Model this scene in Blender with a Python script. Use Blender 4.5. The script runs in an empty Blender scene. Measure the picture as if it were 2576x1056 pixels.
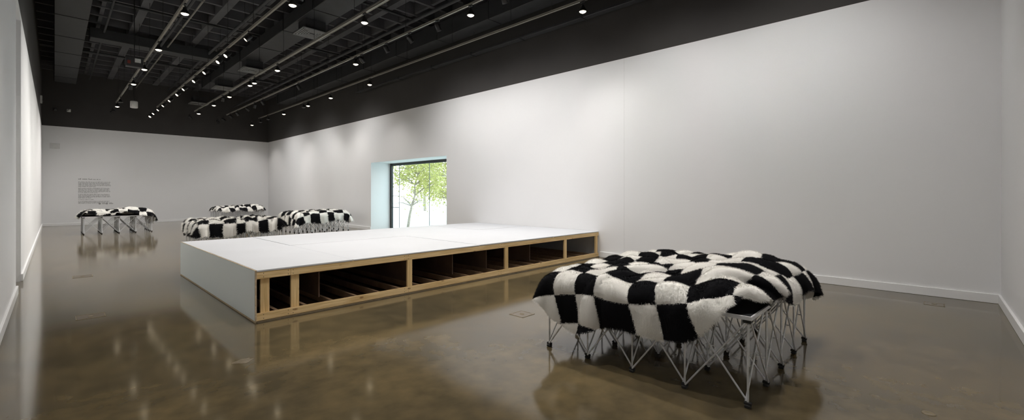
import bpy, math, random
import numpy as np
from mathutils import Vector, Matrix
random.seed(5)
S = bpy.context.scene
COL = S.collection
S.view_settings.view_transform = 'Standard'
S.view_settings.look = 'None'
S.view_settings.exposure = 0.10
# ------------------------------------------------------------------ camera geometry
F = 1100.0; HOR = 485.0; H = 1.6
A = math.radians(46.3); SA, CA = math.sin(A), math.cos(A)
def ray(px):
    u = (px-1288)/F
    return SA+CA*u, CA-SA*u
def on_z(px, py, z=0.0):
    t = F*(H-z)/(py-HOR); a, b = ray(px); return (t*a, t*b, z)
def on_x(px, py, X):
    a, b = ray(px); t = X/a; return (X, t*b, H+(HOR-py)/F*t)
def on_y(px, py, Y):
    a, b = ray(px); t = Y/b; return (t*a, Y, H+(HOR-py)/F*t)
XL, XR, YN, YB, ZW, ZC = -0.42, 9.42, -0.74, 30.5, 4.82, 7.9

# ------------------------------------------------------------------ materials
def mat(name, col, rough=0.6, metal=0.0, var=0.06, scale=8.0, bump=0.0, emit=None, estr=0, sheen=0.0, spec=0.5):
    m = bpy.data.materials.new(name); m.use_nodes = True
    nt = m.node_tree; N = nt.nodes; L = nt.links; b = N['Principled BSDF']
    b.inputs['Roughness'].default_value = rough; b.inputs['Metallic'].default_value = metal
    b.inputs['Specular IOR Level'].default_value = spec
    if sheen:
        b.inputs['Sheen Weight'].default_value = sheen; b.inputs['Sheen Roughness'].default_value = 0.5
    tc = N.new('ShaderNodeTexCoord'); no = N.new('ShaderNodeTexNoise'); no.inputs['Scale'].default_value = scale
    no.inputs['Detail'].default_value = 4
    L.new(tc.outputs['Object'], no.inputs['Vector'])
    cr = N.new('ShaderNodeValToRGB'); e = cr.color_ramp.elements
    e[0].position = 0.3; e[1].position = 0.7
    e[0].color = (*[c*(1-var) for c in col], 1); e[1].color = (*[min(1, c*(1+var)) for c in col], 1)
    L.new(no.outputs['Fac'], cr.inputs['Fac']); L.new(cr.outputs['Color'], b.inputs['Base Color'])
    if bump:
        bp = N.new('ShaderNodeBump'); bp.inputs['Strength'].default_value = bump; bp.inputs['Distance'].default_value = 0.01
        L.new(no.outputs['Fac'], bp.inputs['Height']); L.new(bp.outputs['Normal'], b.inputs['Normal'])
    if emit:
        b.inputs['Emission Color'].default_value = (*emit, 1); b.inputs['Emission Strength'].default_value = estr
    return m
M = {}
M['wall'] = mat('wall_paint', (0.77, 0.77, 0.775), 0.75, var=0.012, scale=0.7)
M['dark'] = mat('dark_wall_paint', (0.048, 0.045, 0.043), 0.85, var=0.05, scale=1.5)
M['ceil'] = mat('ceiling_concrete', (0.085, 0.085, 0.090), 0.9, var=0.25, scale=1.2)
M['duct'] = mat('duct_paint', (0.026, 0.027, 0.029), 0.6, var=0.15, scale=3)
M['base'] = mat('baseboard_paint', (0.82, 0.82, 0.82), 0.4, var=0.01)
M['track'] = mat('track_metal', (0.24, 0.225, 0.19), 0.4, 0.3, var=0.08)
M['black'] = mat('black_metal', (0.012, 0.012, 0.013), 0.4, 0.0)
M['rubber'] = mat('black_rubber', (0.012, 0.012, 0.012), 0.6)
M['lens_on'] = mat('lens_on', (0.9, 0.88, 0.8), 0.4, emit=(1, 0.84, 0.60), estr=10)
M['lens_off'] = mat('lens_off', (0.08, 0.08, 0.08), 0.2)
M['alu'] = mat('brushed_aluminium', (0.68, 0.69, 0.71), 0.4, 0.2, var=0.06, scale=20)
M['panel'] = mat('black_panel', (0.010, 0.011, 0.014), 0.5)
M['ptop'] = mat('white_board', (0.58, 0.595, 0.625), 0.6, var=0.02, scale=1.2)
M['pside'] = mat('pale_side_board', (0.84, 0.90, 0.90), 0.6, var=0.01, scale=1)
M['ply'] = mat('dark_plywood', (0.17, 0.108, 0.073), 0.8, var=0.2, scale=3)
M['joist'] = mat('joist_wood', (0.34, 0.22, 0.13), 0.75, var=0.2, scale=5)
M['rawedge'] = mat('raw_board_edge', (0.50, 0.40, 0.27), 0.8, var=0.25, scale=30)
M['plate'] = mat('floor_plate', (0.12, 0.092, 0.058), 0.2, 0.0, var=0.1, scale=10)
M['brass'] = mat('dull_brass', (0.18, 0.145, 0.09), 0.4, 0.2, var=0.2, scale=30)
M['patch'] = mat('concrete_patch', (0.16, 0.13, 0.09), 0.12, var=0.2, scale=12)
M['ink'] = mat('grey_lettering', (0.33, 0.33, 0.33), 0.7)
M['whitep'] = mat('white_plastic', (0.62, 0.62, 0.60), 0.5)
M['red'] = mat('red_paint', (0.20, 0.03, 0.02), 0.5)
M['frame'] = mat('dark_window_frame', (0.02, 0.024, 0.026), 0.4)
M['mullion'] = mat('grey_window_mullion', (0.16, 0.17, 0.17), 0.4)
M['bark'] = mat('tree_bark', (0.33, 0.28, 0.23), 0.9, var=0.3, scale=10)
M['paving'] = mat('pale_paving', (0.85, 0.85, 0.83), 0.9, var=0.04, scale=2)
M['vent'] = mat('vent_grille', (0.26, 0.26, 0.255), 0.6)
M['louvre'] = mat('pale_louvre', (0.62, 0.62, 0.61), 0.6)
M['seam'] = mat('wall_joint', (0.60, 0.60, 0.60), 0.8)

def wood(name, c1, c2, axis='X'):
    m = bpy.data.materials.new(name); m.use_nodes = True
    nt = m.node_tree; N = nt.nodes; L = nt.links; b = N['Principled BSDF']; b.inputs['Roughness'].default_value = 0.6
    tc = N.new('ShaderNodeTexCoord'); mp = N.new('ShaderNodeMapping')
    mp.inputs['Scale'].default_value = (0.8, 14, 14) if axis == 'X' else (14, 14, 0.8)
    no = N.new('ShaderNodeTexNoise'); no.inputs['Scale'].default_value = 3; no.inputs['Detail'].default_value = 6; no.inputs['Distortion'].default_value = 0.6
    cr = N.new('ShaderNodeValToRGB'); cr.color_ramp.elements[0].color = (*c1, 1); cr.color_ramp.elements[1].color = (*c2, 1)
    cr.color_ramp.elements[0].position = 0.3; cr.color_ramp.elements[1].position = 0.75
    L.new(tc.outputs['Object'], mp.inputs['Vector']); L.new(mp.outputs['Vector'], no.inputs['Vector'])
    vo = N.new('ShaderNodeTexVoronoi'); vo.inputs['Scale'].default_value = 1.0
    mk = N.new('ShaderNodeMapping'); mk.inputs['Scale'].default_value = (3.0, 7, 7) if axis == 'X' else (7, 7, 3.0)
    L.new(tc.outputs['Object'], mk.inputs['Vector']); L.new(mk.outputs['Vector'], vo.inputs['Vector'])
    kr = N.new('ShaderNodeValToRGB'); e = kr.color_ramp.elements; e[0].position = 0.07; e[0].color = (0.45, 0.35, 0.28, 1); e[1].position = 0.13; e[1].color = (1, 1, 1, 1)
    L.new(vo.outputs['Distance'], kr.inputs['Fac'])
    mx = N.new('ShaderNodeMix'); mx.data_type = 'RGBA'; mx.blend_type = 'MULTIPLY'; mx.inputs['Factor'].default_value = 1
    L.new(no.outputs['Fac'], cr.inputs['Fac']); L.new(cr.outputs['Color'], mx.inputs['A']); L.new(kr.outputs['Color'], mx.inputs['B'])
    L.new(mx.outputs['Result'], b.inputs['Base Color'])
    return m
M['pine'] = wood('pine_rail', (0.62, 0.41, 0.17), (0.90, 0.69, 0.38), 'X')
M['pinez'] = wood('pine_stud', (0.62, 0.41, 0.17), (0.90, 0.68, 0.36), 'Z')

def floor_mat():
    m = bpy.data.materials.new('polished_concrete'); m.use_nodes = True
    nt = m.node_tree; N = nt.nodes; L = nt.links; b = N['Principled BSDF']
    tc = N.new('ShaderNodeTexCoord')
    def noise(s, d, dist=0.0):
        n = N.new('ShaderNodeTexNoise'); n.inputs['Scale'].default_value = s; n.inputs['Detail'].default_value = d
        n.inputs['Distortion'].default_value = dist; L.new(tc.outputs['Object'], n.inputs['Vector']); return n
    n1 = noise(0.7, 6, 0.2); n2 = noise(5.0, 6, 0.0)
    cr = N.new('ShaderNodeValToRGB'); e = cr.color_ramp.elements
    e[0].position = 0.32; e[0].color = (0.074, 0.060, 0.036, 1); e[1].position = 0.68; e[1].color = (0.128, 0.098, 0.051, 1)
    L.new(n1.outputs['Fac'], cr.inputs['Fac'])
    cr2 = N.new('ShaderNodeValToRGB'); e = cr2.color_ramp.elements
    e[0].position = 0.28; e[0].color = (0.76, 0.78, 0.80, 1); e[1].position = 0.72; e[1].color = (1.22, 1.19, 1.14, 1)
    L.new(n2.outputs['Fac'], cr2.inputs['Fac'])
    mx = N.new('ShaderNodeMix'); mx.data_type = 'RGBA'; mx.blend_type = 'MULTIPLY'; mx.inputs['Factor'].default_value = 1
    L.new(cr.outputs['Color'], mx.inputs['A']); L.new(cr2.outputs['Color'], mx.inputs['B'])
    L.new(mx.outputs['Result'], b.inputs['Base Color'])
    b.inputs['Roughness'].default_value = 0.10
    return m
M['floor'] = floor_mat()

M['fur_w'] = mat('white_fur', (0.97, 0.955, 0.915), 0.95, var=0.02, scale=60, sheen=0.25, spec=0.15)
M['fur_b'] = mat('black_fur', (0.008, 0.008, 0.010), 0.95, var=0.10, scale=60, sheen=0.01, spec=0.15)

def leaf_mat(name, c):
    m = bpy.data.materials.new(name); m.use_nodes = True
    nt = m.node_tree; N = nt.nodes; L = nt.links
    for n in list(N):
        if n.type == 'BSDF_PRINCIPLED': N.remove(n)
    out = [n for n in N if n.type == 'OUTPUT_MATERIAL'][0]
    tc = N.new('ShaderNodeTexCoord'); no = N.new('ShaderNodeTexNoise'); no.inputs['Scale'].default_value = 2.5
    L.new(tc.outputs['Object'], no.inputs['Vector'])
    cr = N.new('ShaderNodeValToRGB'); cr.color_ramp.elements[0].position = 0.35; cr.color_ramp.elements[1].position = 0.65
    cr.color_ramp.elements[0].color = (*[x*0.6 for x in c], 1); cr.color_ramp.elements[1].color = (*c, 1)
    L.new(no.outputs['Fac'], cr.inputs['Fac'])
    d = N.new('ShaderNodeBsdfDiffuse'); t = N.new('ShaderNodeBsdfTranslucent'); mx = N.new('ShaderNodeMixShader')
    L.new(cr.outputs['Color'], d.inputs['Color']); L.new(cr.outputs['Color'], t.inputs['Color'])
    L.new(d.outputs[0], mx.inputs[1]); L.new(t.outputs[0], mx.inputs[2]); L.new(mx.outputs[0], out.inputs['Surface'])
    return m
M['leaf'] = leaf_mat('leaf_green', (0.60, 0.58, 0.22))
M['leaf2'] = leaf_mat('leaf_far', (0.46, 0.47, 0.32))
def glass_mat():
    m = bpy.data.materials.new('window_glass'); m.use_nodes = True
    nt = m.node_tree; N = nt.nodes; L = nt.links
    for n in list(N):
        if n.type == 'BSDF_PRINCIPLED': N.remove(n)
    out = [n for n in N if n.type == 'OUTPUT_MATERIAL'][0]
    t = N.new('ShaderNodeBsdfTransparent'); t.inputs['Color'].default_value = (0.95, 0.98, 0.97, 1)
    g = N.new('ShaderNodeBsdfGlossy'); g.inputs['Roughness'].default_value = 0.02
    mx = N.new('ShaderNodeMixShader'); mx.inputs[0].default_value = 0.04
    L.new(t.outputs[0], mx.inputs[1]); L.new(g.outputs[0], mx.inputs[2]); L.new(mx.outputs[0], out.inputs['Surface'])
    return m
M['glass'] = glass_mat()

# ------------------------------------------------------------------ mesh helpers
class MB:
    def __init__(s): s.v = []; s.f = []; s.m = []; s.sm = []
    def add(s, vs, fs, mi=0, smooth=False):
        o = len(s.v); s.v += [tuple(v) for v in vs]; s.f += [tuple(i+o for i in f) for f in fs]
        s.m += [mi]*len(fs); s.sm += [smooth]*len(fs); return s
    def box(s, x0, x1, y0, y1, z0, z1, mi=0, bev=0.0):
        if bev > 0:
            b = bev
            def ring(i, z): return [(x0+i, y0+i, z), (x1-i, y0+i, z), (x1-i, y1-i, z), (x0+i, y1-i, z)]
            vs = ring(b, z0)+ring(0, z0+b)+ring(0, z1-b)+ring(b, z1)
            fs = [(3, 2, 1, 0), (12, 13, 14, 15)]
            for r in range(3):
                for k in range(4):
                    a = r*4+k; c = r*4+(k+1) % 4; fs.append((a, c, c+4, a+4))
            return s.add(vs, fs, mi)
        vs = [(x0, y0, z0), (x1, y0, z0), (x1, y1, z0), (x0, y1, z0), (x0, y0, z1), (x1, y0, z1), (x1, y1, z1), (x0, y1, z1)]
        return s.add(vs, [(3, 2, 1, 0), (4, 5, 6, 7), (0, 1, 5, 4), (1, 2, 6, 5), (2, 3, 7, 6), (3, 0, 4, 7)], mi)
    def tube(s, p0, p1, r0, r1=None, n=8, mi=0, caps=True):
        if r1 is None: r1 = r0
        p0 = Vector(p0); p1 = Vector(p1); d = (p1-p0).normalized()
        a = d.orthogonal().normalized(); b = d.cross(a)
        vs = []
        for p, r in ((p0, r0), (p1, r1)):
            for k in range(n):
                t = 2*math.pi*k/n; vs.append(p+a*(r*math.cos(t))+b*(r*math.sin(t)))
        fs = [(k, (k+1) % n, n+(k+1) % n, n+k) for k in range(n)]
        s.add(vs, fs, mi, True)
        if caps:
            s.add(vs[:n], [tuple(range(n))[::-1]], mi); s.add(vs[n:], [tuple(range(n))], mi)
        return s
    def lathe(s, prof, n=20, mi=0, mx=None):
        vs = []
        for r, z in prof:
            for k in range(n):
                t = 2*math.pi*k/n; p = Vector((r*math.cos(t), r*math.sin(t), z))
                vs.append(mx @ p if mx else p)
        fs = []
        for i in range(len(prof)-1):
            for k in range(n):
                fs.append((i*n+k, i*n+(k+1) % n, (i+1)*n+(k+1) % n, (i+1)*n+k))
        return s.add(vs, fs, mi, True)
    def build(s, name, mats, parent=None, loc=None):
        me = bpy.data.meshes.new(name); me.from_pydata(s.v, [], s.f)
        if not isinstance(mats, (list, tuple)): mats = [mats]
        for m in mats: me.materials.append(m)
        me.polygons.foreach_set('material_index', s.m); me.polygons.foreach_set('use_smooth', s.sm)
        me.update()
        o = bpy.data.objects.new(name, me); COL.objects.link(o)
        if parent: o.parent = parent
        if loc: o.location = loc
        return o
def tag(o, label, cat, group=None, kind=None):
    o['label'] = label; o['category'] = cat
    if group: o['group'] = group
    if kind: o['kind'] = kind
    return o
def struct(o): o['kind'] = 'structure'; return o
def empty(name, loc=(0, 0, 0), rz=0):
    o = bpy.data.objects.new(name, None); COL.objects.link(o); o.location = loc; o.rotation_euler = (0, 0, rz); o.empty_display_size = 0.1
    return o
def copy_tree(o, parent=None):
    c = o.copy(); COL.objects.link(c)
    if parent: c.parent = parent
    for ch in list(o.children): copy_tree(ch, c)
    return c

# ------------------------------------------------------------------ room shell
struct(MB().box(XL-0.6, XR+1.0, YN-0.3, YB+0.3, -0.3, 0).build('floor', M['floor']))
WY0, WY1, WZ = 12.15, 17.4, 2.9
T = 1.0
b = MB()
b.box(XR, XR+T, YN, WY0, 0, ZW, 0); b.box(XR, XR+T, WY1, YB, 0, ZW, 0); b.box(XR, XR+T, WY0, WY1, WZ, ZW, 0)
b.box(XR, XR+T, YN, YB, ZW, ZC, 1)
struct(b.build('wall_right', [M['wall'], M['dark']]))
b = MB(); b.box(XL-0.6, XR+T, YB, YB+0.3, 0, ZW, 0); b.box(XL-0.6, XR+T, YB, YB+0.3, ZW, ZC, 1)
struct(b.build('wall_back', [M['wall'], M['dark']]))
b = MB(); b.box(XL-0.6, XR+T, YN-0.3, YN, 0, ZW, 0); b.box(XL-0.6, XR+T, YN-0.3, YN, ZW, ZC, 1)
struct(b.build('wall_near', [M['wall'], M['dark']]))
DY0, DY1, DZ = 10.42, 11.9, 4.72
b = MB()
b.box(XL-0.35, XL, YN, DY0, 0, ZW, 0); b.box(XL-0.35, XL, DY1, YB, 0, ZW, 0); b.box(XL-0.35, XL, DY0, DY1, DZ, ZW, 0)
b.box(XL-0.35, XL, YN, YB, ZW, ZC, 1); b.box(XL-0.6, XL-0.35, YN, YB, 0, ZC, 0)
struct(b.build('wall_left', [M['wall'], M['dark']]))
b = MB(); b.box(XL-0.35, XL-0.30, DY0+0.02, DY1-0.02, 0.01, 3.35, 0); b.box(XL-0.30, XL-0.27, DY0+0.12, DY1-0.12, 0.2, 3.2, 0)
d = struct(b.build('door_1', M['base']))
b = MB(); b.tube((XL-0.27, DY0+0.2, 1.05), (XL-0.22, DY0+0.2, 1.05), 0.012); b.tube((XL-0.22, DY0+0.2, 1.05), (XL-0.22, DY0+0.32, 1.05), 0.01)
b.build('door_handle', M['alu'], d)
struct(MB().box(XL-0.30, XL-0.012, DY1-0.03, DY1, 0, 3.35, 0).build('trim_2', M['base']))
b = MB(); b.box(XL-0.6, XR+T, YN-0.3, YB+0.3, ZC, ZC+0.2)
x = XL+0.6; k = 0
while x < XR: w_ = 0.11 if k % 2 == 0 else 0.05; b.box(x-w_, x+w_, YN, YB, ZC-(0.45 if k % 2 == 0 else 0.36), ZC); x += 0.9; k += 1
y = YN+0.8; k = 0
while y < YB: w_ = 0.05; b.box(XL, XR, y-w_, y+w_, ZC-0.40, ZC); y += 0.95; k += 1
struct(b.build('ceiling', M['ceil']))
def bb(name, x0, x1, y0, y1):
    b = MB(); b.box(x0, x1, y0, y1, 0, 0.135, 0, 0.005); struct(b.build(name, M['base']))
bb('baseboard_right', XR-0.028, XR, YN, 5.96)
bb('baseboard_right_far', XR-0.028, XR, WY1, YB)
bb('baseboard_back', XL, XR-0.028, YB-0.028, YB)
bb('baseboard_near', XL, XR-0.028, YN, YN+0.028)
bb('baseboard_left', XL, XL+0.028, YN+0.028, DY0)
bb('baseboard_left_far', XL, XL+0.028, DY1, YB-0.028)
p = on_x(1570, 400, XR)
struct(MB().box(XR-0.0015, XR, p[1]-0.003, p[1]+0.003, 0.135, ZW).build('trim_1', M['seam']))

# window
GX = XR+0.94
b = MB()
b.box(GX, GX+0.06, WY0, WY1, WZ-0.11, WZ); b.box(GX, GX+0.06, WY0, WY1, 0, 0.05)
b.box(GX-0.02, GX+0.06, WY1-0.13, WY1, 0, WZ); b.box(GX, GX+0.06, WY0, WY0+0.06, 0, WZ)
w = struct(b.build('window_1', M['frame']))
b = MB()
for px, ww in ((1003, 0.02), (1079, 0.02)):
    yy = on_x(px, 450, GX)[1]; b.box(GX+0.02, GX+0.04, yy-ww/2, yy+ww/2, 0.05, WZ-0.11)
y1_ = on_x(1003, 450, GX)[1]
for zz in (0.95, 1.45): b.box(GX+0.02, GX+0.04, y1_, WY1-0.13, zz, zz+0.025)
b.build('mullion', M['mullion'], w)
MB().box(GX+0.027, GX+0.033, WY0+0.06, WY1-0.13, 0.05, WZ-0.11).build('window_pane', M['glass'], w)

# ------------------------------------------------------------------ outside
o = MB().box(XR+T+0.02, 90, -40, 90, -0.45, -0.3).build('ground', M['paving']); struct(o)
def tree(base, h, cr, nl, label, leafm, lean=(0, 0), seed=1, ls=0.08, zmin=1.4, tr=0.09, spread=0.3):
    rnd = random.Random(seed); root = empty('tree', base)
    b = MB(); pts = [Vector((0, 0, 0))]
    for k in range(1, 7):
        f = k/6; pts.append(Vector((lean[0]*f+rnd.uniform(-.06, .06), lean[1]*f+rnd.uniform(-.06, .06), h*f*0.8)))
    for k in range(6): b.tube(pts[k], pts[k+1], tr*(1-k/7.5), tr*(1-(k+1)/7.5), 8)
    tips = []
    for k in range(30):
        i = rnd.randint(2, 6); s = pts[i]; a = rnd.uniform(0, 2*math.pi); L = rnd.uniform(0.5, 1.0)*cr
        e = s+Vector((math.cos(a)*L, math.sin(a)*L, rnd.uniform(0.0, 0.8)*L*0.8)); mid = (s+e)/2+Vector((0, 0, 0.15))
        b.tube(s, mid, 0.03, 0.02, 6); b.tube(mid, e, 0.02, 0.006, 6)
        for q in (e, mid, (mid+e)/2):
            if q.z > zmin: tips.append(q)
    b.build('trunk', M['bark'], root)
    rs = np.random.RandomState(seed)
    tp = np.array([list(t) for t in tips]); idx = rs.randint(0, len(tp), nl)
    c = tp[idx]+rs.normal(0, spread, (nl, 3))
    a1 = rs.normal(0, 1, (nl, 3)); a1 /= np.linalg.norm(a1, axis=1)[:, None]
    a2 = np.cross(a1, rs.normal(0, 1, (nl, 3))); a2 /= np.linalg.norm(a2, axis=1)[:, None]
    sz = rs.uniform(0.6, 1.3, (nl, 1))*ls
    V = np.stack([c-a1*sz, c-a2*sz*0.5, c+a1*sz, c+a2*sz*0.5], 1).reshape(-1, 3)
    me = bpy.data.meshes.new('foliage'); me.from_pydata(V.tolist(), [], np.arange(nl*4).reshape(-1, 4).tolist()); me.materials.append(leafm)
    o = bpy.data.objects.new('foliage', me); COL.objects.link(o); o.parent = root
    return tag(root, label, 'tree')
tree((13.6, 21.0, -0.3), 4.4, 1.4, 2800, 'slender leaning tree with yellow green leaves seen at left of the window', M['leaf'], (0.4, -0.6), 3, zmin=2.1, tr=0.08)
tree((17.9, 22.3, -0.3), 5.6, 2.6, 9500, 'fuller green tree seen at the right edge of the window', M['leaf'], (-0.2, 0.5), 8, zmin=1.6, spread=0.38)
tree((27, 38.5, -0.3), 8.5, 3.2, 2500, 'distant grey green tree far behind the nearer trees outside', M['leaf2'], (0, 0.3), 12, 0.15, zmin=3, tr=0.16)

# ------------------------------------------------------------------ platform
PX0, PX1, PY0, PY1, PZ = 1.72, XR-0.005, 6.0, 10.6, 0.645
pl = empty('platform', ((PX0+PX1)/2, (PY0+PY1)/2, 0))
tag(pl, 'long low white platform with open pine framed front against the right wall', 'platform')
ox, oy = -(PX0+PX1)/2, -(PY0+PY1)/2
def part(name, m, x0, x1, y0, y1, z0, z1, bev=0.0, parent=pl):
    b = MB(); b.box(x0+ox, x1+ox, y0+oy, y1+oy, z0, z1, 0, bev)
    return b.build(name, m, parent)
xs = [PX0, 2.97, 5.41, 7.6, PX1]; ys = [PY0-0.012, 8.44, PY1]
for i in range(4):
    for j in range(2):
        g = 0.006
        part('top_panel', M['ptop'], xs[i]+g, xs[i+1]-g, ys[j]+g, ys[j+1]-g, 0.622, PZ-0.003*((i+j) % 2), 0.003)
part('deck_sheet', M['ply'], PX0+0.01, PX1-0.01, PY0+0.05, PY1-0.03, 0.603, 0.6215)
part('side_panel', M['pside'], PX0-0.016, PX0, PY0+0.006, PY1, 0.02, 0.640)
part('edge_strip', M['rawedge'], PX0-0.017, PX0, PY0-0.012, PY0+0.006, 0.02, 0.645)
part('edge_strip', M['rawedge'], PX0-0.0165, PX0-0.004, PY0, PY1, 0.640, 0.645)
part('kick_strip', M['rawedge'], PX0-0.018, PX0, PY0, PY1, 0.0, 0.02)
part('kick_strip', M['patch'], PX0, PX1, PY0-0.03, PY0+0.04, 0.0, 0.014)
part('back_panel', M['ply'], PX0, PX1, PY1-0.02, PY1, 0.0, 0.62)
for a, c in ((PX0+0.002, 2.12), (2.123, 3.85), (3.853, 5.94), (5.943, PX1)):
    part('top_rail', M['pine'], a, c, PY0, PY0+0.04, 0.532, 0.621, 0.003)
for a, c in ((PX0+0.002, 3.85), (3.853, 5.94), (5.943, PX1)):
    part('bottom_rail', M['pine'], a, c, PY0, PY0+0.04, 0.016, 0.106, 0.003)
for xc, dy, w_ in ((1.83, 1, 0.10), (2.19, 1, 0.10), (3.92, 0, 0.088), (6.13, 0, 0.088), (8.05, 0, 0.088), (9.33, 0, 0.088)):
    if dy: part('stud', M['pinez'], xc-w_/2, xc+w_/2, PY0+0.042, PY0+0.078, 0.016, 0.603, 0.003)
    else: part('stud', M['pinez'], xc-w_/2, xc+w_/2, PY0+0.002, PY0+0.038, 0.1065, 0.5315, 0.003)
for xc in (1.80, 2.09, 2.15, 3.82, 3.89, 5.90, 5.98, 8.05, 9.3):
    for z in (0.04, 0.085, 0.555, 0.60):
        MB().tube((xc+ox, PY0-0.002+oy, z), (xc+ox, PY0+0.004+oy, z), 0.005, n=6).build('screw', M['black'], pl)
for x in (2.62, 4.10, 5.05, 5.90, 7.2):
    part('plywood_web', M['ply'], x, x+0.018, PY0+0.35, PY1-0.05, 0.105, 0.603)
x = 1.95
while x < PX1-0.1:
    part('floor_joist', M['joist'], x, x+0.04, PY0+0.042, PY1-0.03, 0.014, 0.10); x += 0.36
part('centre_beam', M['joist'], PX0+0.01, PX1-0.01, 8.3, 8.34, 0.105, 0.19)

# ------------------------------------------------------------------ benches
GXs, GYs, TZ = 0.505, 0.4725, 0.685
def bench_proto():
    root = empty('folding_bench')
    for i in range(5):
        for j in range(5):
            x, y = (i-2)*GXs, (j-2)*GYs
            b = MB(); b.tube((x, y, 0.04), (x, y, 0.62), 0.008, n=8); b.tube((x+0.019, y, 0.30), (x+0.019, y, 0.655), 0.007, n=8)
            lg = b.build('leg', M['alu'], root)
            b = MB(); b.box(x-0.02, x+0.02, y-0.02, y+0.02, 0, 0.024, 0, 0.005); b.box(x-0.012, x+0.012, y-0.026, y+0.026, 0.022, 0.044, 0, 0.004)
            b.build('foot', M['rubber'], lg)
            b = MB(); b.box(x-0.028, x+0.028, y-0.028, y+0.028, 0.632, 0.658, 0, 0.005); b.build('bracket', M['rubber'], lg)
    for i in range(5):
        for j in range(5):
            x, y = (i-2)*GXs, (j-2)*GYs
            r = 0.0072
            if i < 4:
                b = MB(); b.tube((x+.01, y+0.018, 0.04), (x+GXs-.01, y+0.018, 0.635), r, n=6)
                b.tube((x+.01, y-0.018, 0.635), (x+GXs-.01, y-0.018, 0.04), r, n=6)
                b.tube((x+GXs/2, y-0.026, 0.338), (x+GXs/2, y+0.026, 0.338), 0.006, n=6); b.build('cross_brace', M['alu'], root)
            if j < 4:
                b = MB(); b.tube((x+0.018, y+.01, 0.04), (x+0.018, y+GYs-.01, 0.635), r, n=6)
                b.tube((x-0.018, y+.01, 0.635), (x-0.018, y+GYs-.01, 0.04), r, n=6)
                b.tube((x-0.026, y+GYs/2, 0.338), (x+0.026, y+GYs/2, 0.338), 0.006, n=6); b.build('cross_brace', M['alu'], root)
    w, h = 2*GXs+0.035, 2*GYs+0.035
    MB().box(-w+0.012, w-0.012, -h+0.012, h-0.012, 0.668, TZ, 0, 0.003).build('top_panel', M['panel'], root)
    b = MB()
    b.box(-w, w, -h, -h+0.012, 0.659, TZ+0.002); b.box(-w, w, h-0.012, h, 0.659, TZ+0.002)
    b.box(-w, -w+0.012, -h+0.012, h-0.012, 0.659, TZ+0.002); b.box(w-0.012, w, -h+0.012, h-0.012, 0.659, TZ+0.002)
    b.box(-w+0.012, w-0.012, -h+0.012, h-0.012, 0.659, 0.6675)
    b.build('rim', M['alu'], root)
    return root
PW, PH = 2*GXs+0.035, 2*GYs+0.035
proto = bench_proto()
benches = [
 ('A', 4.58, 1.925, 'large nearest bench of crossed aluminium poles beneath the big fur blanket'),
 ('B', 1.78, 24.3, 'aluminium pole bench standing alone by the wall text at left'),
 ('C', 6.85, 27.15, 'farthest aluminium pole bench close to the back wall corner'),
 ('D', 7.66, 18.9, 'aluminium pole bench beside the window recess'),
 ('E', 3.70, 14.95, 'aluminium pole bench directly behind the left end of the white platform')]
for k, (n, x, y, lab) in enumerate(benches):
    o = proto if k == 0 else copy_tree(proto)
    o.location = (x, y, 0); tag(o, lab, 'bench', 'folding pole benches under fur blankets')

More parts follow.
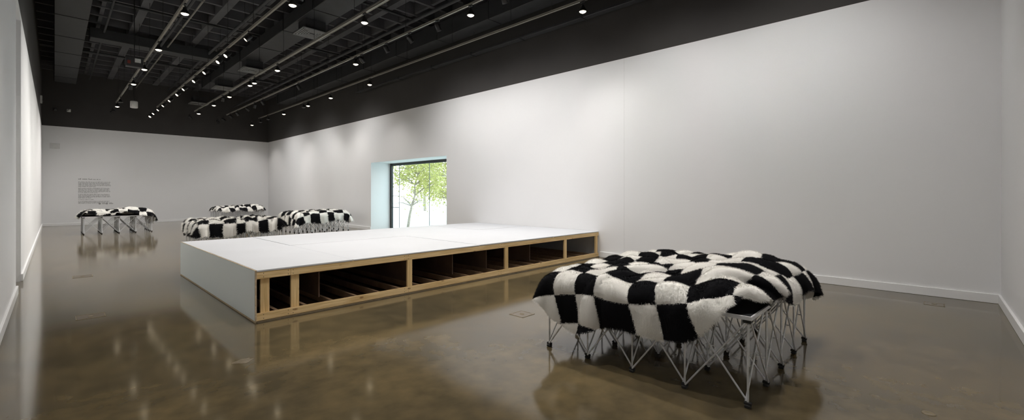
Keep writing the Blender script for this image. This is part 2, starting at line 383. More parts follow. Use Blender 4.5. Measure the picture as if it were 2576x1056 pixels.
# ------------------------------------------------------------------ fur blankets (numpy cloth drop)
def drape(quad, bulge, nsx, nsy, sq, k, rect, seed, steps, it, lump, sdf):
    rs = np.random.RandomState(seed); n, m = nsx*k+1, nsy*k+1; h = sq/k
    s, t = np.meshgrid(np.linspace(0, 1, n), np.linspace(0, 1, m), indexing='ij')
    q = np.array(quad, float)
    P2 = (1-s)[..., None]*(1-t)[..., None]*q[0]+s[..., None]*(1-t)[..., None]*q[1]+s[..., None]*t[..., None]*q[2]+(1-s)[..., None]*t[..., None]*q[3]
    P2[..., 0] -= bulge[0]*(1-s)**2*4*t*(1-t); P2[..., 1] -= bulge[1]*(1-t)**2*4*s*(1-s)
    th = 0.026; x0, x1, y0, y1 = rect[0]-th, rect[1]+th, rect[2]-th, rect[3]+th; zt0 = TZ+th
    W = [(rs.uniform(0, 6.28), rs.uniform(*lump[2]), rs.uniform(0, 6.28), rs.uniform(0.6, 1.0)) for _ in range(3)]
    def hf(x, y):
        g = 0
        wx = x+0.13*np.sin(3.1*y+seed)+0.05*np.sin(7.3*y); wy = y+0.13*np.sin(3.7*x+2+seed)+0.05*np.sin(8.1*x)
        for a, f, ph, am in W: g = g+am*np.abs(np.sin((math.cos(a)*wx+math.sin(a)*wy)*f+ph))
        g = g/2.4
        loc = lump[3] if len(lump) > 3 else 0.40
        for cx, cy, rr, aa in lump[1]: loc = loc+aa*np.exp(-((x-cx)**2+(y-cy)**2)/(2*rr*rr))
        e = np.minimum(np.minimum(x-x0, x1-x), np.minimum(y-y0, y1-y)); e = np.clip(e/0.10, 0, 1); e = e*e*(3-2*e)
        return lump[0]*g**1.8*loc*e
    z = np.zeros((n, m))
    for _ in range(26):
        fx, fy = rs.normal(0, 3.0, 2); ph = rs.uniform(0, 6.28); z += np.sin(2*np.pi*(fx*s+fy*t)+ph)
    z = z/np.sqrt(13)*0.08
    P = np.concatenate([P2, (zt0+0.18+z)[..., None]], -1).reshape(-1, 3)
    live = (sdf(s*nsx*sq, t*nsy*sq) < 3.2*h).ravel()
    idx = np.arange(n*m).reshape(n, m); gr = []
    def addp(a, b, L, st, colr):
        ok = live[a] & live[b]
        for c in np.unique(colr):
            mk = (colr == c) & ok; gr.append((a[mk], b[mk], L, st))
    I, J = np.meshgrid(np.arange(n), np.arange(m), indexing='ij')
    addp(idx[:-1].ravel(), idx[1:].ravel(), h, 1.0, (I[:-1] % 2).ravel())
    addp(idx[:, :-1].ravel(), idx[:, 1:].ravel(), h, 1.0, (J[:, :-1] % 2).ravel())
    addp(idx[:-1, :-1].ravel(), idx[1:, 1:].ravel(), h*1.4142, 0.5, (I[:-1, :-1] % 2).ravel())
    addp(idx[1:, :-1].ravel(), idx[:-1, 1:].ravel(), h*1.4142, 0.5, (I[:-1, :-1] % 2).ravel())
    D, st = 2, 0.25
    addp(idx[:-D].ravel(), idx[D:].ravel(), h*D, st, ((I[:-D]//D) % 2).ravel())
    addp(idx[:, :-D].ravel(), idx[:, D:].ravel(), h*D, st, ((J[:, :-D]//D) % 2).ravel())
    V = np.zeros_like(P); dt = 1/50
    for stp in range(steps):
        V[:, 2] -= 9.8*dt; V *= 0.93; Q = P.copy(); P = P+V*dt; P[~live] = Q[~live]
        for _ in range(it):
            for a, b, L, st in gr:
                d = P[a]-P[b]; l = np.sqrt((d*d).sum(1))+1e-9
                c = d*((0.5*st)*(l-L)/l)[:, None]
                P[a] -= c; P[b] += c
            ins = (P[:, 0] > x0) & (P[:, 0] < x1) & (P[:, 1] > y0) & (P[:, 1] < y1) & (P[:, 2] < zt0+0.3)
            if ins.any():
                pi = P[ins]; qi = Q[ins]; zt = zt0+hf(pi[:, 0], pi[:, 1])
                below = pi[:, 2] < zt
                pen = np.stack([zt-pi[:, 2], pi[:, 0]-x0, x1-pi[:, 0], pi[:, 1]-y0, y1-pi[:, 1]], 1)
                w = pen.argmin(1); w[pi[:, 2] > TZ-0.02] = 0; w[~below] = 9
                k0 = w == 0
                pi[k0, 2] = zt[k0]; pi[k0, :2] += (qi[k0, :2]-pi[k0, :2])*0.9
                pi[w == 1, 0] = x0; pi[w == 2, 0] = x1; pi[w == 3, 1] = y0; pi[w == 4, 1] = y1
                P[ins] = pi
            P[:, 2] = np.maximum(P[:, 2], 0.03)
        V = (P-Q)/dt
        sp = np.sqrt((V*V).sum(1)); V *= np.minimum(1, 2.5/(sp+1e-9))[:, None]
    return P.reshape(n, m, 3)
def upsample(P, f):
    def up(Pa, f):
        n = Pa.shape[0]; x = np.linspace(0, n-1, (n-1)*f+1); i = np.minimum(x.astype(int), n-2); fr = (x-i)[:, None, None]
        p0 = Pa[np.maximum(i-1, 0)]; p1 = Pa[i]; p2 = Pa[i+1]; p3 = Pa[np.minimum(i+2, n-1)]
        return 0.5*(2*p1+(p2-p0)*fr+(2*p0-5*p1+4*p2-p3)*fr**2+(3*p1-p0-3*p2+p3)*fr**3)
    P = up(P, f); P = up(P.transpose(1, 0, 2), f).transpose(1, 0, 2); return P
def normals(P):
    gx = np.gradient(P, axis=0); gy = np.gradient(P, axis=1); n = np.cross(gx, gy)
    return n/(np.linalg.norm(n, axis=2)[..., None]+1e-9)
def blanket(label, quad, bulge, nsx, nsy, sq, k, f, rect, seed, nblade, blen, bw, radii, lump, steps=110, phase=0, it=6, pre=1, wseed=None):
    LX, LY = nsx*sq, nsy*sq; ws = seed if wseed is None else wseed
    def sdf(X, Y):   # rounded outline with its own radius at each corner, a little wavy
        X = X+0.04*np.sin(6*Y+seed); Y = Y+0.04*np.sin(5*X+2*seed)
        r = np.where(X < LX/2, np.where(Y < LY/2, radii[0], radii[3]), np.where(Y < LY/2, radii[1], radii[2]))
        qx = np.abs(X-LX/2)-LX/2+r+0.03; qy = np.abs(Y-LY/2)-LY/2+r+0.03
        return np.minimum(np.maximum(qx, qy), 0)+np.hypot(np.maximum(qx, 0), np.maximum(qy, 0))-r
    P = drape(quad, bulge, nsx, nsy, sq, k, rect, seed, steps, it, lump, sdf)
    for _ in range(pre): P[1:-1, 1:-1] = 0.5*P[1:-1, 1:-1]+0.125*(P[:-2, 1:-1]+P[2:, 1:-1]+P[1:-1, :-2]+P[1:-1, 2:])
    P = upsample(P, f); kk = k*f; n, m, _ = P.shape
    N = normals(P)
    def warp(su, tv):   # su,tv in squares
        U = su+0.15*np.sin(0.9*tv+ws)+0.14*np.sin(2.3*su+ws*2)+0.04*np.sin(2.9*tv)
        V = tv+0.15*np.sin(0.8*su+ws*3)+0.14*np.sin(2.1*tv+1+ws)+0.04*np.sin(3.1*su+1)
        return U+20, V+20
    su, tv = np.meshgrid(np.arange(n)/kk, np.arange(m)/kk, indexing='ij')
    U, V = warp(su, tv)
    puff = (np.abs(np.sin(np.pi*U))*np.abs(np.sin(np.pi*V)))**0.35
    rs = np.random.RandomState(seed+50)
    P = P+N*(0.010+0.022*puff)[..., None]
    N = normals(P)
    idx = np.arange(n*m).reshape(n, m)
    ins = sdf(su*sq, tv*sq) < 0
    keep = (ins[:-1, :-1] & ins[1:, :-1] & ins[1:, 1:] & ins[:-1, 1:]).ravel()
    F4 = np.stack([idx[:-1, :-1], idx[1:, :-1], idx[1:, 1:], idx[:-1, 1:]], -1).reshape(-1, 4)
    Uc, Vc = warp(su[:-1, :-1]+0.5/kk, tv[:-1, :-1]+0.5/kk)
    mi = ((np.floor(Uc)+np.floor(Vc)+phase) % 2).astype(int).ravel()
    F4 = F4[keep]; mi = mi[keep]
    used, inv = np.unique(F4.ravel(), return_inverse=True); F4 = inv.reshape(-1, 4)
    PV = P.reshape(-1, 3)[used]; NV = N.reshape(-1, 3)[used]
    gi = rs.uniform(0, n-1.001, nblade*2); gj = rs.uniform(0, m-1.001, nblade*2)
    sd_ = sdf(gi/kk*sq, gj/kk*sq); ok = sd_ < 0; pr = np.where(sd_ > -0.035, 1.0, 0.62); ok &= rs.uniform(0, 1, nblade*2) < pr
    gi, gj, sd_ = gi[ok], gj[ok], sd_[ok]; nb = len(gi)
    i = gi.astype(int); j = gj.astype(int); a = (gi-i)[:, None]; b_ = (gj-j)[:, None]
    def lerp(X): return (1-a)*(1-b_)*X[i, j]+a*(1-b_)*X[i+1, j]+a*b_*X[i+1, j+1]+(1-a)*b_*X[i, j+1]
    p = lerp(P); nn = lerp(N); nn /= np.linalg.norm(nn, axis=1)[:, None]+1e-9
    rd = rs.normal(0, 0.7, (nb, 3))+np.array([-0.5, -0.5, -0.5])
    hem = (sd_ > -0.035)
    cen = PV.mean(0); out = p-cen; out[:, 2] = -0.35*np.abs(out[:, 2])-0.3
    rd[hem] = rd[hem]*0.7+out[hem]
    tg = rd-nn*(rd*nn).sum(1)[:, None]; tg /= np.linalg.norm(tg, axis=1)[:, None]+1e-9
    el = rs.uniform(0.35, 0.75, (nb, 1)); el[hem] *= 0.6
    d = tg*np.cos(el)+nn*np.sin(el)
    sd = np.cross(nn, d); sd /= np.linalg.norm(sd, axis=1)[:, None]+1e-9
    L = blen*rs.uniform(0.6, 1.3, (nb, 1)); L[hem] *= 1.35
    BV = np.stack([p-sd*bw*0.5-nn*0.002, p+sd*bw*0.5-nn*0.002, p+d*L], 1)
    g = np.cross(BV[:, 1]-BV[:, 0], BV[:, 2]-BV[:, 0]); flip = (g*nn).sum(1) < 0
    BV[flip] = BV[flip][:, [1, 0, 2]]
    Ub, Vb = warp(gi/kk, gj/kk); bm_ = ((np.floor(Ub)+np.floor(Vb)+phase) % 2).astype(int)
    nv0 = len(PV); allv = np.concatenate([PV, BV.reshape(-1, 3)])
    alln = np.concatenate([NV, np.repeat(nn, 3, axis=0)+np.repeat(d, 3, axis=0)*0.12]); alln /= np.linalg.norm(alln, axis=1)[:, None]
    org = np.array([(rect[0]+rect[1])/2, (rect[2]+rect[3])/2, TZ]); allv = allv-org
    nf = len(F4); loops = np.concatenate([F4.ravel(), nv0+np.arange(nb*3)])
    starts = np.concatenate([np.arange(nf)*4, nf*4+np.arange(nb)*3]).astype(np.int32)
    me = bpy.data.meshes.new('fur_blanket'); me.vertices.add(len(allv)); me.vertices.foreach_set('co', allv.ravel().astype(np.float32))
    me.loops.add(len(loops)); me.loops.foreach_set('vertex_index', loops.astype(np.int32))
    me.polygons.add(nf+nb); me.polygons.foreach_set('loop_start', starts)
    me.materials.append(M['fur_w']); me.materials.append(M['fur_b'])
    me.polygons.foreach_set('material_index', np.concatenate([mi, bm_]).astype(np.int32))
    me.update(calc_edges=True); me.validate()
    me.polygons.foreach_set('use_smooth', np.ones(len(me.polygons), bool))
    me.normals_split_custom_set_from_vertices(alln.astype(np.float32).tolist())
    o = bpy.data.objects.new('fur_blanket', me); COL.objects.link(o); o.location = org
    tag(o, label, 'blanket', 'checkered fur blankets'); return o
def rect_of(k): x, y = benches[k][1], benches[k][2]; return (x-PW, x+PW, y-PH, y+PH)
R_ = rect_of(0)
blanket('large nearest checkered black and white fur blanket hanging low at its front', [(3.46, 0.92), (5.84, 0.78), (5.76, 3.08), (3.20, 3.34)], (0.18, 0.07), 10, 9, 0.31, 7, 4, R_, 3, 330000, 0.020, 0.0030,
        (0.80, 0.35, 0.5, 0.95), (0.36, [(4.2, 1.30, 0.35, 0.75), (5.1, 1.25, 0.38, 0.5), (4.9, 2.2, 0.4, 0.2)], (6.0, 9.0), 0.36), steps=120, phase=1, pre=3, wseed=5)
def far(k, lab, ol, orr, of, ob, seed, nb, tw=(0, 0, 0, 0), ph=0, rad=(0.5, 0.4, 0.5, 0.5), sq=0.30, lm=0.40):
    r = rect_of(k)
    quad = [(r[0]-ol+tw[0], r[2]-of+tw[1]), (r[1]+orr, r[2]-of+tw[2]), (r[1]+orr+tw[3], r[3]+ob), (r[0]-ol, r[3]+ob)]
    blanket(lab, quad, (0, 0), 9, 8, sq, 6, 2, r, seed, nb, 0.050, 0.010, rad, (lm, [((r[0]+r[1])/2+0.4, r[2]+0.5, 0.5, 0.25)], (7.5, 13)), 90, ph)
far(1, 'checkered fur blanket on the lone bench by the wall text', 0.28, 0.40, 0.06, 0.12, 11, 30000, (0.1, 0.05, -0.0, 0.1), sq=0.315, lm=0.5)
far(2, 'checkered fur blanket on the farthest bench near the back corner', 0.12, 0.18, 0.16, 0.08, 12, 24000, (0, 0, 0.05, 0), 1, lm=0.5, sq=0.31)
far(3, 'checkered fur blanket on the bench beside the window recess', 0.46, 0.40, 0.34, 0.02, 13, 30000, (0, 0.0, 0.12, 0.0), sq=0.335, lm=0.26)
far(4, 'checkered fur blanket on the bench right behind the white platform', 0.27, 0.15, 0.32, 0.0, 14, 50000, (0, 0, 0.1, 0), 1, sq=0.315, lm=0.46)

# ------------------------------------------------------------------ tracks and lamps
TRZ = 5.86
tracks = [2.03, 3.54, 5.08, 6.53, 8.12]
ordn = ['first', 'second', 'third', 'fourth', 'fifth']
def Yof(px, X): t = F*(CA+SA*SA/CA)*X/(px-(1288-F*SA/CA)); return (t-SA*X)/CA
for i, X in enumerate(tracks):
    y0, y1 = -0.4, 27.9
    t = empty('light_track', (X, (y0+y1)/2, TRZ))
    tag(t, 'long metal lighting track, %s counting from the left wall' % ordn[i], 'light track', 'ceiling lighting tracks')
    hl = (y1-y0)/2
    b = MB(); b.box(-0.022, 0.022, -hl, hl, 0.0, 0.035, 0); b.box(-0.032, 0.032, -hl, hl, 0.035, 0.045)
    b.build('rail', M['track'], t)
    yy = -hl+1.0
    while yy < hl:
        MB().tube((0, yy, 0.045), (0, yy, ZC-0.36-TRZ), 0.006, n=5).build('hanger', M['black'], t); yy += 2.4
def lig(name, e, deg, soft=0.08, col=(1, 0.955, 0.90)):
    l = bpy.data.lights.new(name, 'SPOT'); l.energy = e; l.spot_size = math.radians(deg); l.spot_blend = 1.0; l.shadow_soft_size = soft; l.color = col; return l
LG = {'b': lig('bell', 270, 116, 0.11), 'e': lig('bell_by_wall', 130, 108), 's': lig('spot', 260, 92), 'd': lig('washer', 235, 122, 0.1, (1, 0.975, 0.95))}
def bell(on='b'):
    r = empty('track_lamp')
    b = MB(); b.box(-0.018, 0.018, -0.06, 0.06, -0.03, -0.001, 0, 0.003); b.tube((0, 0, -0.03), (0, 0, -0.09), 0.007); b.build('mount', M['black'], r)
    b = MB(); b.lathe([(0.0, -0.085), (0.034, -0.087), (0.042, -0.13), (0.086, -0.205), (0.090, -0.235), (0.078, -0.235), (0.074, -0.205)], 20)
    b.build('housing', M['black'], r)
    b = MB(); b.lathe([(0.0775, -0.220), (0.064, -0.242), (0.035, -0.258), (0.0, -0.262)], 18); b.build('lens', M['lens_on'] if on else M['lens_off'], r)
    if on:
        l = bpy.data.objects.new('lamp_light', LG[on]); COL.objects.link(l); l.parent = r; l.location = (0, 0, -0.39)
    return r
def spot(on, tilt=45):
    r = empty('track_lamp')
    b = MB(); b.box(-0.018, 0.018, -0.06, 0.06, -0.03, -0.001, 0, 0.003); b.tube((0, 0, -0.03), (0, 0, -0.11), 0.007); b.box(-0.012, 0.012, -0.070, 0.070, -0.12, -0.105, 0)
    b.box(-0.012, 0.012, -0.074, -0.066, -0.17, -0.105, 0); b.box(-0.012, 0.012, 0.066, 0.074, -0.17, -0.105, 0); b.build('mount', M['black'], r)
    mx = Matrix.Translation((0, 0, -0.165)) @ Matrix.Rotation(math.radians(-tilt), 4, 'Y')
    b = MB(); b.lathe([(0.0, 0.10), (0.045, 0.098), (0.060, 0.06), (0.064, -0.08), (0.066, -0.11), (0.060, -0.11), (0.058, -0.08)], 20, 0, mx)
    b.build('housing', M['black'], r)
    b = MB(); b.lathe([(0.0595, -0.092), (0.035, -0.104), (0.0, -0.108)], 18, 0, mx); b.build('lens', M['lens_on'] if on else M['lens_off'], r)
    if on:
        l = bpy.data.objects.new('lamp_light', LG[on]); COL.objects.link(l); l.parent = r
        l.matrix_local = mx @ Matrix.Translation((0, 0, -0.21))
    return r
kinds = {'b': bell, 'e': lambda: bell('e'), 's': lambda: spot('s'), 'd': lambda: spot('d', 36), 'u': lambda: bell(None), 'k': lambda: spot(None, 50)}
first = {}
def place(kind, X, Y, rz, label):
    if kind not in first: o = kinds[kind](); first[kind] = o
    else: o = copy_tree(first[kind])
    o.location = (X, Y, TRZ); o.rotation_euler = (0, 0, rz); tag(o, label, 'track lamp', 'lamps on the ceiling tracks')
R = math.radians
lamps = [
 [(465, 'b', 0), (399, 'b', 0), (363, 'b', 0), (336, 'b', 0), (303, 'u', 0), (295, 'e', 0), (284, 'k', 150)],
 [(760, 's', 100), (736, 'b', 0), (573, 's', 200), (553, 's', 205), (519, 's', 195), (492, 's', 200), (466, 's', 195), (449, 's', 205), (430, 's', 200), (414, 's', 195), (401, 's', 195), (389, 's', 205), (380, 's', 215)],
 [(917, 'b', 0), (698, 'b', 0), (640, 'b', 0), (629, 'b', 0), (577, 'b', 0), (538, 'b', 0), (500, 'e', 0), (478, 'k', 30)],
 [(1268, 'd', 20), (1184, 'b', 0), (1101, 'd', 10), (1031, 'k', 0), (972, 'd', 0), (910, 'k', 10), (895, 'b', 0), (751, 'd', 0), (661, 'd', 0), (623, 'k', 0), (597, 'd', 0), (580, 'k', 20), (562, 'k', 0), (548, 'k', 40), (526, 'e', 0)],
 [(1466, 'e', 0), (930, 'e', 0), (832, 'e', 0), (775, 'e', 0), (764, 'u', 0), (714, 'e', 0), (675, 'u', 60), (655, 'u', 80), (634, 'e', 0)]]
kn = {'b': 'lit bell lamp', 'e': 'lit bell lamp', 's': 'lit spotlight', 'd': 'black spotlight turned away', 'u': 'small unlit bell lamp', 'k': 'black unlit spotlight'}
def nth(n): return '%d%s' % (n, {1: 'st', 2: 'nd', 3: 'rd'}.get(n, 'th'))
for i, X in enumerate(tracks):
    for q, (px, kd, rz) in enumerate(lamps[i]):
        place(kd, X, Yof(px, X), R(rz), '%s, %s from the near end of the %s track' % (kn[kd], nth(q+1), ordn[i]))
extra = ((2.03, 3.0, 'b', 0), (2.03, 6.5, 'b', 0), (3.54, 7.0, 'b', 0), (5.08, 3.6, 'b', 0), (5.08, 7.0, 'b', 0), (3.54, 1.2, 'b', 0), (5.08, 0.9, 'b', 0),
         (6.53, 1.6, 'd', 0), (6.53, 4.1, 'd', 0), (3.54, 13.0, 's', 170), (2.03, 22.3, 'd', 90), (5.08, 22.3, 'd', 90), (6.53, 23.0, 'd', 90))
for q, (X, Y, kd, rz) in enumerate(extra):  # lamps added on the tracks to brighten the near hall and back wall
    place(kd, X, Y, R(rz), 'lit extra track lamp over the hall, number %d of those added to brighten it' % (q+1))

# ------------------------------------------------------------------ ducts, pipes, fittings
def duct(name, label, x0, x1, y0, y1, z0, z1, fl='Y', step=2.4, cat='duct'):
    r = empty(name, ((x0+x1)/2, (y0+y1)/2, z0)); cx, cy = (x0+x1)/2, (y0+y1)/2
    MB().box(x0-cx, x1-cx, y0-cy, y1-cy, 0, z1-z0, 0, 0.01).build('body', M['duct'], r)
    p = (y0 if fl == 'Y' else x0)+step/2
    while p < (y1 if fl == 'Y' else x1):
        b = MB()
        if fl == 'Y': b.box(x0-cx-0.015, x1-cx+0.015, p-cy-0.012, p-cy+0.012, -0.015, z1-z0+0.015)
        else: b.box(p-cx-0.012, p-cx+0.012, y0-cy-0.015, y1-cy+0.015, -0.015, z1-z0+0.015)
        b.build('flange', M['duct'], r); p += step
    for (hx, hy) in ((x0-.02, y0+0.3), (x1+.02, y0+0.3), (x0-.02, y1-0.3), (x1+.02, y1-0.3)):
        MB().tube((hx-cx, hy-cy, 0), (hx-cx, hy-cy, ZC-z0-0.01), 0.008, n=5).build('hanger_rod', M['black'], r)
    return tag(r, label, cat)
duct('air_duct', 'wide dark duct above the row of square air diffusers', 5.2, 6.0, 7.0, 27.0, 6.95, 7.35)
duct('air_duct', 'dark duct along the top of the left wall', 0.0, 0.7, 12.0, 29.0, 6.7, 7.2)
duct('air_duct', 'dark cross duct spanning the left half of the ceiling near the back', 0.85, 4.6, 20.8, 21.4, 6.95, 7.3, 'X')
duct('air_duct', 'dark duct running close beside the right wall', 8.45, 9.0, 3.0, 26.0, 6.5, 7.0)
duct('cable_tray', 'narrow black tray hanging low along the right wall', 9.05, 9.25, 1.0, 18.1, 5.95, 6.01, 'Y', 2.1, 'cable tray')
dpx = [(785, 88), (635, 178), (563, 222), (500, 265)]
for q, (px, py) in enumerate(dpx):
    X = 5.6; t = F*(CA+SA*SA/CA)*X/(px-(1288-F*SA/CA)); Y = (t-SA*X)/CA; z = 6.58
    r = empty('air_diffuser', (X, Y, z)); w = 0.30
    MB().box(-w, w, -w, w, 0.056, 6.949-z, 0).build('drop_box', M['duct'], r)
    for k in range(6):
        a = 0.42-k*0.062; b = MB()
        for (x0, x1, y0, y1) in ((-a, a, -a, -a+0.022), (-a, a, a-0.022, a), (-a, -a+0.022, -a, a), (a-0.022, a, -a, a)): b.box(x0, x1, y0, y1, k*0.003, 0.03+k*0.003)
        b.build('grille_ring', M['vent'], r)
    MB().box(-0.42, 0.42, -0.42, 0.42, 0.046, 0.055).build('backing', M['black'], r)
    tag(r, 'square slatted air diffuser, %s from the near end of its row' % ordn[q], 'air diffuser', 'square ceiling diffusers')
pipes = [(1.2, 7.2, 0.03, 2, 30, 'thin pipe nearest the left wall under the ceiling'), (2.75, 7.1, 0.04, 2, 30, 'dark pipe between the first and second tracks'),
         (2.95, 7.1, 0.025, 2, 30, 'thin conduit beside the dark pipe left of the second track'), (4.25, 7.15, 0.05, 3, 30, 'thick dark pipe left of the wide duct'),
         (6.2, 6.9, 0.035, 2, 30, 'grey pipe right of the wide duct'), (6.35, 6.9, 0.02, 2, 30, 'thin conduit beside the grey pipe right of the wide duct'), (7.35, 6.7, 0.05, 1, 30, 'thick dark pipe between fourth and fifth tracks'),
         (8.8, 6.25, 0.03, 0, 28, 'pipe hanging beside the low cable tray')]
for X, z, rad, y0, y1, lab in pipes:
    r = empty('ceiling_pipe', (X, 16, z)); MB().tube((0, y0-16, 0), (0, y1-16, 0), rad, n=10).build('pipe_run', M['track'] if rad < 0.03 else M['duct'], r)
    y = y0+1
    while y < y1:
        b = MB(); b.tube((0, y-16, 0), (0, y-16, (ZC if X < 8.4 else 6.5)-z-0.01), 0.006, n=5); b.tube((0, y-16-.015, 0), (0, y-16+.015, 0), rad+0.008, n=10); b.build('hanger', M['black'], r); y += 3
    tag(r, lab, 'pipe')
for Y, z, lab in ((8.5, 7.4, 'cross pipe nearest the camera under the coffers'), (12.5, 7.4, 'second cross pipe under the coffers'), (18.0, 7.4, 'third cross pipe under the coffers'), (25.0, 7.4, 'cross pipe farthest from the camera')):
    r = empty('ceiling_pipe', (4.5, Y, z)); MB().tube((-4.9, 0, 0), (4.9, 0, 0), 0.04, n=10).build('pipe_run', M['duct'], r); tag(r, lab, 'pipe')
p = on_y(337, 263, 26.5)
r = empty('pendant_speaker', p); b = MB(); b.lathe([(0, 0.16), (0.12, 0.155), (0.14, 0.13), (0.14, -0.14), (0.12, -0.155), (0, -0.16)], 20); b.build('body', M['whitep'], r)
MB().tube((0, 0, 0.155), (0, 0, ZC-p[2]-0.01), 0.008, n=6).build('rod', M['black'], r)
tag(r, 'pale grey cylinder hanging near the back end of the ceiling', 'speaker')
p = on_y(338, 157, 17.6)
r = empty('junction_box', p); MB().box(-0.2, 0.2, -0.12, 0.12, -0.15, 0.15, 0, 0.01).build('body', M['duct'], r)
MB().box(-0.17, -0.10, -0.125, -0.12, -0.08, 0.02).build('cover', M['red'], r); MB().box(0.0, 0.14, -0.125, -0.12, -0.02, 0.1).build('notice', M['whitep'], r)
MB().tube((0, 0, 0.15), (0, 0, ZC-p[2]-0.002), 0.012, n=6).build('rod', M['black'], r)
tag(r, 'dark box with red and white covers hanging under the ceiling', 'electrical box')
for px, py, lab in ((138, 275, 'small black wall camera nearest the left corner of the back wall'), (173, 278, 'small pale wall camera, right one of the pair high on the back wall')):
    p = on_y(px, py, YB); r = empty('wall_camera', p)
    MB().box(-0.07, 0.07, -0.04, 0, -0.07, 0.07, 0, 0.01).build('bracket', M['whitep'] if px > 150 else M['black'], r)
    b = MB(); b.tube((0, -0.04, 0), (0.02, -0.2, -0.05), 0.05, n=12); b.build('body', M['duct'] if px < 150 else M['whitep'], r); tag(r, lab, 'camera', 'wall cameras')
p = on_y(138, 367, YB); b = MB(); b.box(-0.17, 0.17, -0.03, 0, -0.13, 0.13, 0, 0.01)
for k in range(5): b.box(-0.14, 0.14, -0.034, -0.029, -0.10+k*0.045, -0.08+k*0.045)
tag(b.build('vent_plate', M['louvre'], None, p), 'small grey louvred plate high on the back wall above the text', 'vent')
r = empty('wall_sensor', (XL, 27.5, 5.6)); MB().box(0, 0.06, -0.1, 0.1, -0.16, 0.16, 0, 0.01).build('body', M['whitep'], r)
b = MB(); b.tube((0.06, 0, -0.05), (0.085, 0, -0.05), 0.05, n=12); b.build('lens', M['lens_off'], r); tag(r, 'white sensor box on the dark upper left wall', 'sensor')

# wall text on the back wall (word shapes in lines)
pa = on_y(197, 448, YB); pb = on_y(280, 448, YB); x0, x1 = pa[0], pb[0]; zt = on_y(197, 448, YB)[2]; zb = on_y(197, 506, YB)[2]
r = empty('wall_text', ((x0+x1)/2, YB, zb)); rnd = random.Random(4)
wid = x1-x0; hh = zt-zb
def line(b, z, h, frac, xs=0.0):
    x = -wid/2+xs*wid; end = -wid/2+frac*wid
    while x < end:
        n = rnd.randint(2, 8)
        for k in range(n):
            if x > end: break
            cw = h*0.42; hgt = h*rnd.choice([0.6, 0.6, 0.85]); b.box(x, x+cw*0.72, -0.003, 0, z, z+hgt); x += cw
        x += h*0.45
b = MB(); line(b, hh-0.07, 0.085, 0.30); line(b, hh-0.07, 0.06, 0.66, 0.33); b.build('title', M['ink'], r)
z = hh-0.2; rows = [(5, 0.98), (1, 0.55), (0, 0), (5, 0.98), (1, 0.6), (0, 0), (4, 0.98), (1, 0.4), (0, 0), (1, 0.5), (0, 0), (2, 0.95), (1, 0.7)]
b = MB(); st = hh/25.5
for c, fr in rows:
    if c == 0: z -= st*0.9
    for _ in range(c): line(b, z, 0.042, fr-rnd.uniform(0, 0.04)); z -= st
b.build('paragraphs', M['ink'], r)
for xx in (0.14, 0.36):
    b = MB()
    b.tube((xx*wid+0.0, -0.003, -0.13), (xx*wid, 0, -0.13), 0.045, n=12); b.box(xx*wid+0.08, xx*wid+0.24, -0.003, 0, -0.15, -0.12); b.box(xx*wid+0.08, xx*wid+0.2, -0.003, 0, -0.10, -0.08)
    b.build('logo', M['ink'], r)
tag(r, 'block of small grey introductory wall text on the back wall at left', 'wall text')

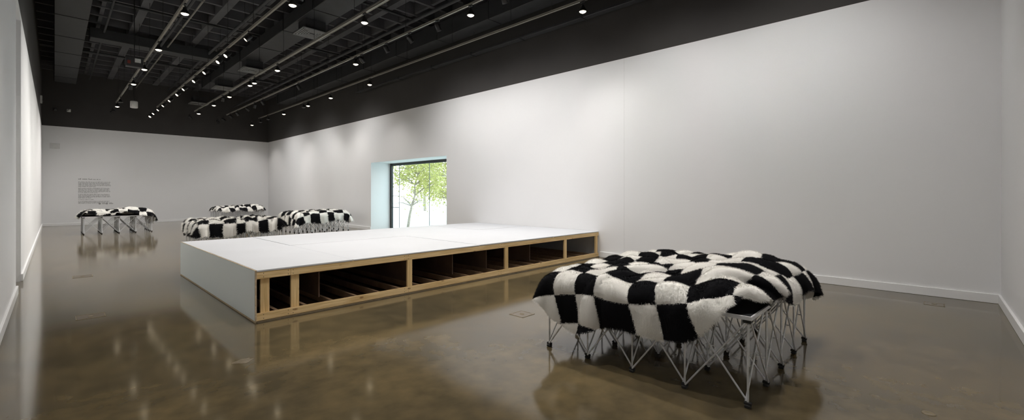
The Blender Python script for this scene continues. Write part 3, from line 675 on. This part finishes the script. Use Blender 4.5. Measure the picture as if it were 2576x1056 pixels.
# floor plates
def fplate(px, py, w, d, lab):
    p = on_z(px, py); r = empty('floor_outlet_cover', (p[0], p[1], 0))
    b = MB(); b.box(-w/2, w/2, -d/2, -d/2+0.012, 0.0, 0.003); b.box(-w/2, w/2, d/2-0.012, d/2, 0, 0.003); b.box(-w/2, -w/2+0.012, -d/2, d/2, 0, 0.003); b.box(w/2-0.012, w/2, -d/2, d/2, 0, 0.003)
    b.build('frame', M['brass'], r); MB().box(-w/2+0.014, w/2-0.014, -d/2+0.014, d/2-0.014, 0, 0.002).build('lid', M['plate'], r)
    b = MB(); b.lathe([(0.03, 0.0025), (0.03, 0.004), (0.0, 0.0042)], 14); b.build('plug', M['brass'], r)
    tag(r, lab, 'floor outlet', 'covers set in the floor')
fplate(228, 795, 0.28, 0.28, 'square outlet cover in the floor left of the platform corner')
fplate(1313, 790, 0.24, 0.24, 'square outlet cover in the floor between platform and large bench')
fplate(208, 695, 0.28, 0.28, 'square outlet cover in the floor by the doorway at left')
fplate(2350, 765, 0.22, 0.22, 'square outlet cover in the floor at right near the corner')
p = on_z(2337, 1040); b = MB(); b.lathe([(0.04, 0), (0.04, 0.003), (0.03, 0.004), (0.027, 0.002), (0, 0.002)], 20)
tag(b.build('floor_ring', M['brass'], None, (p[0], p[1], 0)), 'small round metal cap in the floor at lower right', 'floor cap')
p = on_z(612, 908); b = MB(); rnd = random.Random(2)
vs = [(math.cos(a)*0.09*rnd.uniform(0.7, 1.15), math.sin(a)*0.07*rnd.uniform(0.7, 1.2), 0.001) for a in [k*2*math.pi/16 for k in range(16)]]
b.add(vs, [tuple(range(16))]); tag(b.build('floor_patch', M['patch'], None, (p[0], p[1], 0)), 'pale irregular repair patch in the floor before the platform', 'floor patch')

# ------------------------------------------------------------------ world
w = bpy.data.worlds.new('world'); S.world = w; w.use_nodes = True
N = w.node_tree.nodes; L = w.node_tree.links; bg = N['Background']
tc = N.new('ShaderNodeTexCoord'); sx = N.new('ShaderNodeSeparateXYZ'); cr = N.new('ShaderNodeValToRGB')
cr.color_ramp.elements[0].position = 0.15; cr.color_ramp.elements[0].color = (0.97, 0.99, 1, 1); cr.color_ramp.elements[1].position = 0.6; cr.color_ramp.elements[1].color = (0.64, 0.88, 0.98, 1)
L.new(tc.outputs['Generated'], sx.inputs[0]); L.new(sx.outputs['Z'], cr.inputs['Fac']); L.new(cr.outputs['Color'], bg.inputs['Color'])
bg.inputs['Strength'].default_value = 3.6

# ------------------------------------------------------------------ camera
cam = bpy.data.cameras.new('camera'); co = bpy.data.objects.new('camera', cam); COL.objects.link(co)
co.location = (0, 0, H); co.rotation_euler = (math.pi/2, 0, -A)
cam.sensor_fit = 'HORIZONTAL'; cam.sensor_width = 36; cam.lens = F/2576*36; cam.shift_y = -(528-HOR)/2576; cam.clip_start = 0.02; cam.clip_end = 300
S.camera = co
